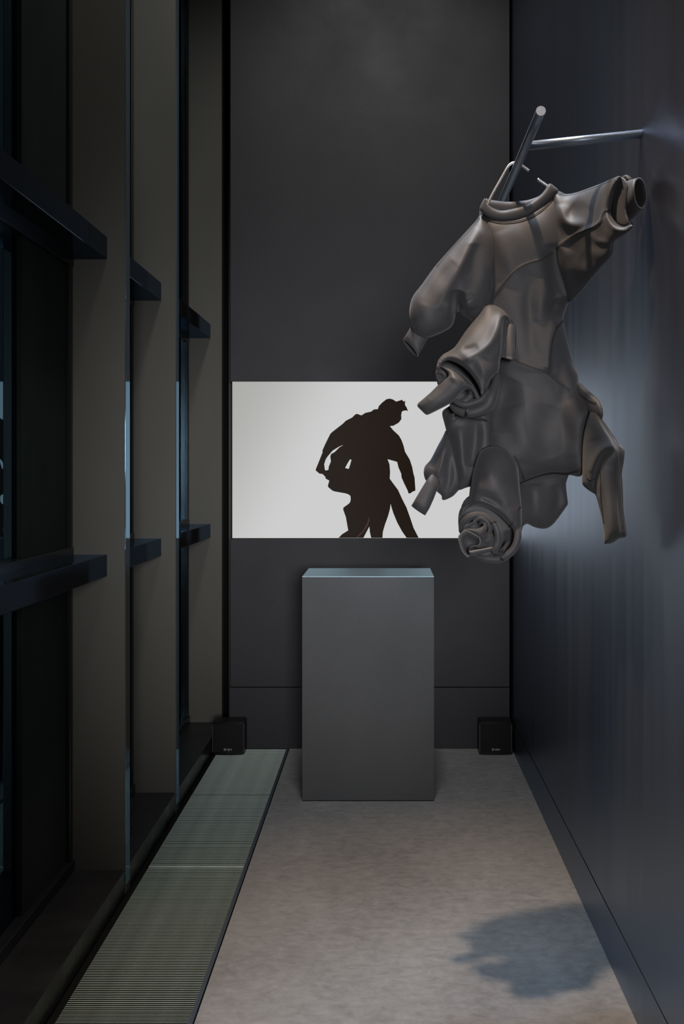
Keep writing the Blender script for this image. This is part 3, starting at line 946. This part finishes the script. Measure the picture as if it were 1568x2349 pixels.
# --- lower sleeve that ends in the rose-like roll
s4 = Cloth('sleeve', C4([(895,695),(950,660),(1000,643),(1060,638),(1120,642),(1180,662),(1235,700),(1290,770),(1335,860),(1355,1000),(1372,1200),(1387,1350),(1390,1470),(1388,1600),(1362,1700),(1340,1720),(1290,1650),(1200,1560),(1100,1470),(1000,1410),(900,1375),(800,1375),(720,1420),(670,1520),(655,1640),(640,1680),(632,1600),(630,1500),(650,1405),(700,1342),(752,1280),(772,1130),(800,950),(850,780)]),
    off=-0.065, tf=0.085, tb=0.08, L=26, tilt=(1130, 1080, 0.0, -0.028), strokes=[
        ('r', [(1062, 1180), (1075, 1158), (1100, 1152), (1130, 1166), (1160, 1190), (1182, 1214)], 6, 0.012, 'b'),
        ('r', [(1090, 1138), (1120, 1144), (1150, 1160)], 6, -0.008),
        ('r', [(1125, 1050), (1130, 1090), (1120, 1130)], 18, 0.008),
        ('r', [(1165, 1080), (1178, 1130), (1180, 1170)], 8, -0.006)])
s4.seam([(1104, 1029), (1116, 1024), (1130, 1022), (1148, 1025), (1164, 1033), (1176, 1045)], 2.8)
s4.seam([(1194, 1163), (1186, 1172), (1181, 1188), (1175, 1200), (1166, 1210)], 2.4)
R = 2.60 - 0.145
Cloth('sleeve_lining', [(1056,1200),(1058,1160),(1080,1135),(1130,1130),(1175,1150),(1188,1200),(1186,1255),(1165,1274),(1140,1285),(1110,1283),(1080,1272),(1060,1250)],
      off=-0.085, tf=0.015, tb=0.08, L=14, strokes=[('r', [(1165, 1218), (1168, 1240), (1155, 1258)], 6, -0.02)])
roll('sleeve_fold', [(1176, 1196, 9, R + .03), (1186, 1218, 9, R + .01), (1186, 1238, 8.5, R), (1178, 1258, 9, R), (1162, 1274, 9, R), (1140, 1283, 9, R + .005), (1112, 1281, 8.5, R + .01), (1090, 1272, 7, R + .02), (1074, 1262, 5, R + .03)])
roll('sleeve_fold', [(1060, 1232, 4, R + .02), (1058, 1212, 6, R + .01), (1064, 1196, 8, R), (1080, 1184, 8.5, R - .005), (1100, 1181, 8, R - .005), (1118, 1188, 8, R - .01), (1133, 1202, 8, R - .01), (1141, 1222, 8.5, R - .012), (1142, 1243, 8.5, R - .01), (1136, 1258, 8, R - .008), (1124, 1268, 8, R), (1108, 1272, 7.5, R + .002), (1092, 1268, 5, R + .01)])
roll('sleeve_fold', [(1062, 1222, 4, R + .0), (1068, 1207, 5.5, R - .005), (1078, 1203, 5, R - .005), (1086, 1199, 5, R - .008), (1092, 1191, 5.5, R - .008), (1104, 1189, 6, R - .012), (1116, 1196, 6, R - .014), (1122, 1208, 6.5, R - .012), (1121, 1222, 6, R - .008), (1112, 1232, 5, R)])
roll('sleeve_fold', [(1100, 1216, 4.5, R - .012), (1110, 1212, 4.5, R - .018), (1112, 1203, 4, R - .018), (1104, 1198, 3.6, R - .012), (1098, 1203, 3, R - .006)])
Cloth('sleeve_fold', CR([(300, 590), (360, 530), (470, 515), (600, 515), (700, 480), (745, 450), (790, 520), (770, 600), (720, 650), (655, 690), (600, 640), (500, 590), (400, 560)]),
      off=-0.165, tf=0.016, tb=0.01, L=6, step=1.2, n=3)
Cloth('sleeve_fold', CR([(655, 690), (720, 650), (790, 590), (835, 500), (880, 560), (930, 680), (930, 790), (900, 850), (780, 870), (640, 880), (560, 850), (650, 800)]),
      off=-0.15, tf=0.014, tb=0.01, L=8, step=1.2, strokes=[('r', [(1110, 1235), (1122, 1245)], 4, 0.006)])
roll('sleeve_fold', [(1146, 1262, 2, R - .01), (1156, 1256, 4, R + .0), (1163, 1246, 4.5, R + .005), (1168, 1240, 3, R + .01)])
# open raw-edged cuff in the rose: a pocket with a real hollow
rim = CR([(260, 720), (300, 620), (380, 560), (440, 570), (540, 620), (640, 680), (665, 740), (655, 815), (600, 845), (520, 855), (465, 885), (450, 940), (470, 1000), (435, 1048), (380, 1010), (310, 910)])
rim = smooth_loop(rim, 3)
cxr, cyr = sum(p[0] for p in rim) / len(rim), sum(p[1] for p in rim) / len(rim)


def pocket(name, rim, cx, cy, d0, depth, mat, wall=1.0, rimdz=None):
    n = len(rim)
    verts, faces, mats = [], [], []
    layers = [(1.07, 0.045), (1.05, 0.012), (1.03, 0.0), (0.975, -0.001), (0.93, 0.006), (0.86, 0.022), (0.74, depth * 0.7), (0.45, depth * 0.95), (0.05, depth)]
    for s_, dz in layers:
        for i, (x, y) in enumerate(rim):
            k = rimdz[i] if rimdz else 0
            verts.append(P(cx + (x - cx) * s_, cy + (y - cy) * s_, d0 + dz + k * min(1, s_)))
    for l in range(len(layers) - 1):
        for i in range(n):
            faces.append((l * n + i, l * n + (i + 1) % n, (l + 1) * n + (i + 1) % n, (l + 1) * n + i))
            mats.append(1 if l == 2 else 0)
    faces.append(tuple(range((len(layers) - 1) * n, len(layers) * n))); mats.append(0)
    me = bpy.data.meshes.new(name)
    me.from_pydata([tuple(v) for v in verts], [], faces)
    me.materials.append(mat); me.materials.append(M_raw)
    me.polygons.foreach_set('material_index', mats)
    me.polygons.foreach_set('use_smooth', [True] * len(me.polygons))
    me.update()
    o = bpy.data.objects.new(name, me); COL.objects.link(o); o.parent = GAR
    return o


pocket('cuff', rim, cxr, cyr, R - .035, 0.06, M_fab)
cf = Cloth('cuff_fold', CR([(450, 940), (600, 912), (750, 888), (880, 855), (912, 885), (895, 915), (800, 945), (640, 990), (490, 1035), (465, 1000)]),
      off=-0.175, tf=0.014, tb=0.012, L=6, step=1.2, n=3)
cf.seam([(1077, 1266), (1095, 1262), (1112, 1259), (1128, 1256)], 1.6, 0.001, M_raw)
roll('seam', [(1125, 1202, 1.6, R - .032), (1132, 1198, 1.8, R - .034), (1139, 1197, 1.6, R - .012)], mat=M_seam)
roll('seam', [(1150, 1277, 1.6, R - .022), (1151, 1281, 1.8, R - .026), (1154, 1287, 1.6, R - .012)], mat=M_seam)
roll('seam', [(1127, 1263, 1.4, R - .030), (1134, 1270, 1.8, R - .028), (1146, 1270, 1.8, R - .018), (1156, 1262, 1.6, R - .008), (1162, 1252, 1.4, R)], mat=M_seam)
roll('seam', [(1121, 1208, 1.0, R - .03), (1119, 1220, 1.2, R - .03), (1111, 1230, 1.2, R - .034), (1102, 1235, 1.0, R - .034)], mat=M_seam)

# --- dark hem flap below the body
hf_ = Cloth('hem', [(1188,1095),(1225,1082),(1262,1075),(1305,1078),(1303,1092),(1298,1110),(1300,1135),(1302,1155),(1298,1163),(1284,1183),(1271,1200),(1260,1209),(1249,1213),(1235,1212),(1222,1208),(1209,1202),(1199,1208),(1193,1226),(1180,1210),(1178,1150)],
      off=0.03, tf=0.05, tb=0.05, L=22, strokes=[('r', [(1275, 1110), (1280, 1150), (1268, 1195)], 9, -0.012), ('r', [(1225, 1110), (1228, 1160), (1230, 1200)], 14, 0.012)])

# --- right side band and lower right sleeve
sb = Cloth('side_band', [(1303,895),(1312,883),(1323,877),(1333,880),(1352,898),(1371,915),(1378,926),(1382,940),(1382,957),(1374,964),(1350,950),(1320,915)],
      off=-0.012, tf=0.045, tb=0.05, L=14)
sb.seam([(1307, 893), (1322, 901), (1338, 911), (1352, 920), (1366, 925)], 2.6)
s6 = Cloth('sleeve', C6([(735,985),(760,985),(800,1052),(880,1165),(960,1280),(1010,1335),(1045,1368),(1056,1420),(1050,1500),(1030,1620),(1036,1700),(1040,1800),(1045,1950),(1060,2080),(1076,2190),(1070,2228),(1040,2238),(1000,2250),(940,2288),(880,2296),(862,2285),(852,2150),(830,2020),(800,1900),(776,1825),(740,1800),(690,1765),(655,1730),(645,1690),(650,1600),(650,1450),(655,1300),(680,1150)]),
    off=-0.030, tf=0.050, tb=0.045, L=16, strokes=[
        ('s', [(1372, 962), (1395, 995), (1413, 1025), (1419, 1045), (1419, 1090), (1420, 1150), (1424, 1250)], 14, -0.020, 'b'),
        ('r', [(1409, 1035), (1388, 1045), (1374, 1070), (1366, 1100), (1364, 1130)], 5.5, -0.024, 'e'),
        ('r', [(1408, 1022), (1385, 1028), (1366, 1050), (1355, 1085)], 7, 0.012),
        ('r', [(1392, 1070), (1398, 1130), (1402, 1180), (1404, 1230)], 7, 0.010),
        ('r', [(1350, 970), (1360, 1010)], 10, 0.006)])
s6.seam([(1362, 942), (1378, 964), (1396, 990), (1412, 1014), (1417, 1035), (1418, 1070), (1418, 1110), (1420, 1150), (1425, 1185), (1430, 1222)], 3.4)
s6.seam([(1343, 1088), (1347, 1098), (1354, 1102), (1363, 1098)], 1.8)
s6.seam([(1376, 1080), (1377, 1110), (1378, 1150), (1384, 1200)], 1.2)

# --- upper right sleeve reaching the wall
s9 = Cloth('sleeve', [(1270,446),(1282,441),(1300,445),(1322,441),(1345,433),(1380,420),(1405,409),(1418,404),(1424,407),(1416,418),(1407,440),(1402,465),(1400,482),(1404,499),(1414,513),(1430,521),(1447,515),(1450,522),(1436,535),(1420,545),(1409,557),(1404,585),(1377,616),(1350,648),(1330,672),(1306,692),(1292,668),(1278,625),(1268,585),(1265,550),(1266,510),(1266,475)],
    off=-0.030, tf=0.070, tb=0.06, L=24, soft=8, strokes=[
        ('s', [(1384, 482), (1378, 503), (1362, 516), (1340, 524), (1300, 547), (1268, 578)], 16, 0.010, 'b'),
        ('r', [(1285, 470), (1292, 500), (1310, 515), (1345, 512)], 9, 0.016),
        ('r', [(1310, 470), (1330, 480), (1345, 470)], 16, -0.009),
        ('r', [(1412, 412), (1400, 440), (1393, 470), (1394, 500), (1410, 522), (1435, 528)], 5, 0.014, 'b'),
        ('r', [(1350, 545), (1365, 565), (1390, 570)], 8, -0.005),
        ('r', [(1358, 535), (1370, 552), (1395, 558)], 5, 0.006),
        ('r', [(1300, 630), (1320, 640), (1345, 630)], 12, -0.007),
        ('r', [(1330, 590), (1360, 600), (1380, 595)], 12, -0.005),
        ('r', [(1300, 570), (1290, 600), (1300, 640)], 12, 0.010),
    ])
s9.seam([(1268, 578), (1282, 563), (1300, 551), (1320, 538), (1340, 529), (1362, 520), (1376, 509), (1381, 495), (1388, 484), (1399, 482)], 2.8)
s9.seam([(1279, 444), (1300, 447), (1322, 443), (1345, 435), (1375, 424), (1400, 413)], 1.8)
Cloth('sleeve_lining', [(1412,412),(1430,408),(1440,430),(1435,480),(1442,512),(1428,518),(1412,508),(1402,490),(1402,460)],
      off=-0.02, tf=0.01, tb=0.03, L=8)
# cuff: open end turned to the right, almost touching the wall
loft('cuff', [
    (1398, 480, 2.395, (10, 18), (4, 0), .016),
    (1415, 474, 2.375, (8, 34), (5, 0), .022),
    (1432, 466, 2.335, (6, 46), (7, 0), .028),
    (1448, 456, 2.305, (5, 43), (10, 0), .030),
    (1461, 447, 2.282, (4, 38), (13, 0), .030),
    (1468, 443, 2.270, (3, 36), (15, 0), .030)], 0.09, 36, inner=5)
roll('sleeve_fold', [(1424, 409, 4, 2.38), (1436, 407, 6, 2.36), (1444, 412, 5, 2.35), (1446, 420, 3, 2.35)])
roll('seam', [(1430, 466, 1.6, 2.312), (1438, 458, 1.8, 2.298), (1448, 453, 1.8, 2.282), (1457, 449, 1.6, 2.270)], mat=M_seam)
roll('seam', [(1447, 508, 1.4, 2.32), (1450, 516, 1.8, 2.31), (1448, 524, 1.4, 2.31)], mat=M_seam)
adopt(GAR)
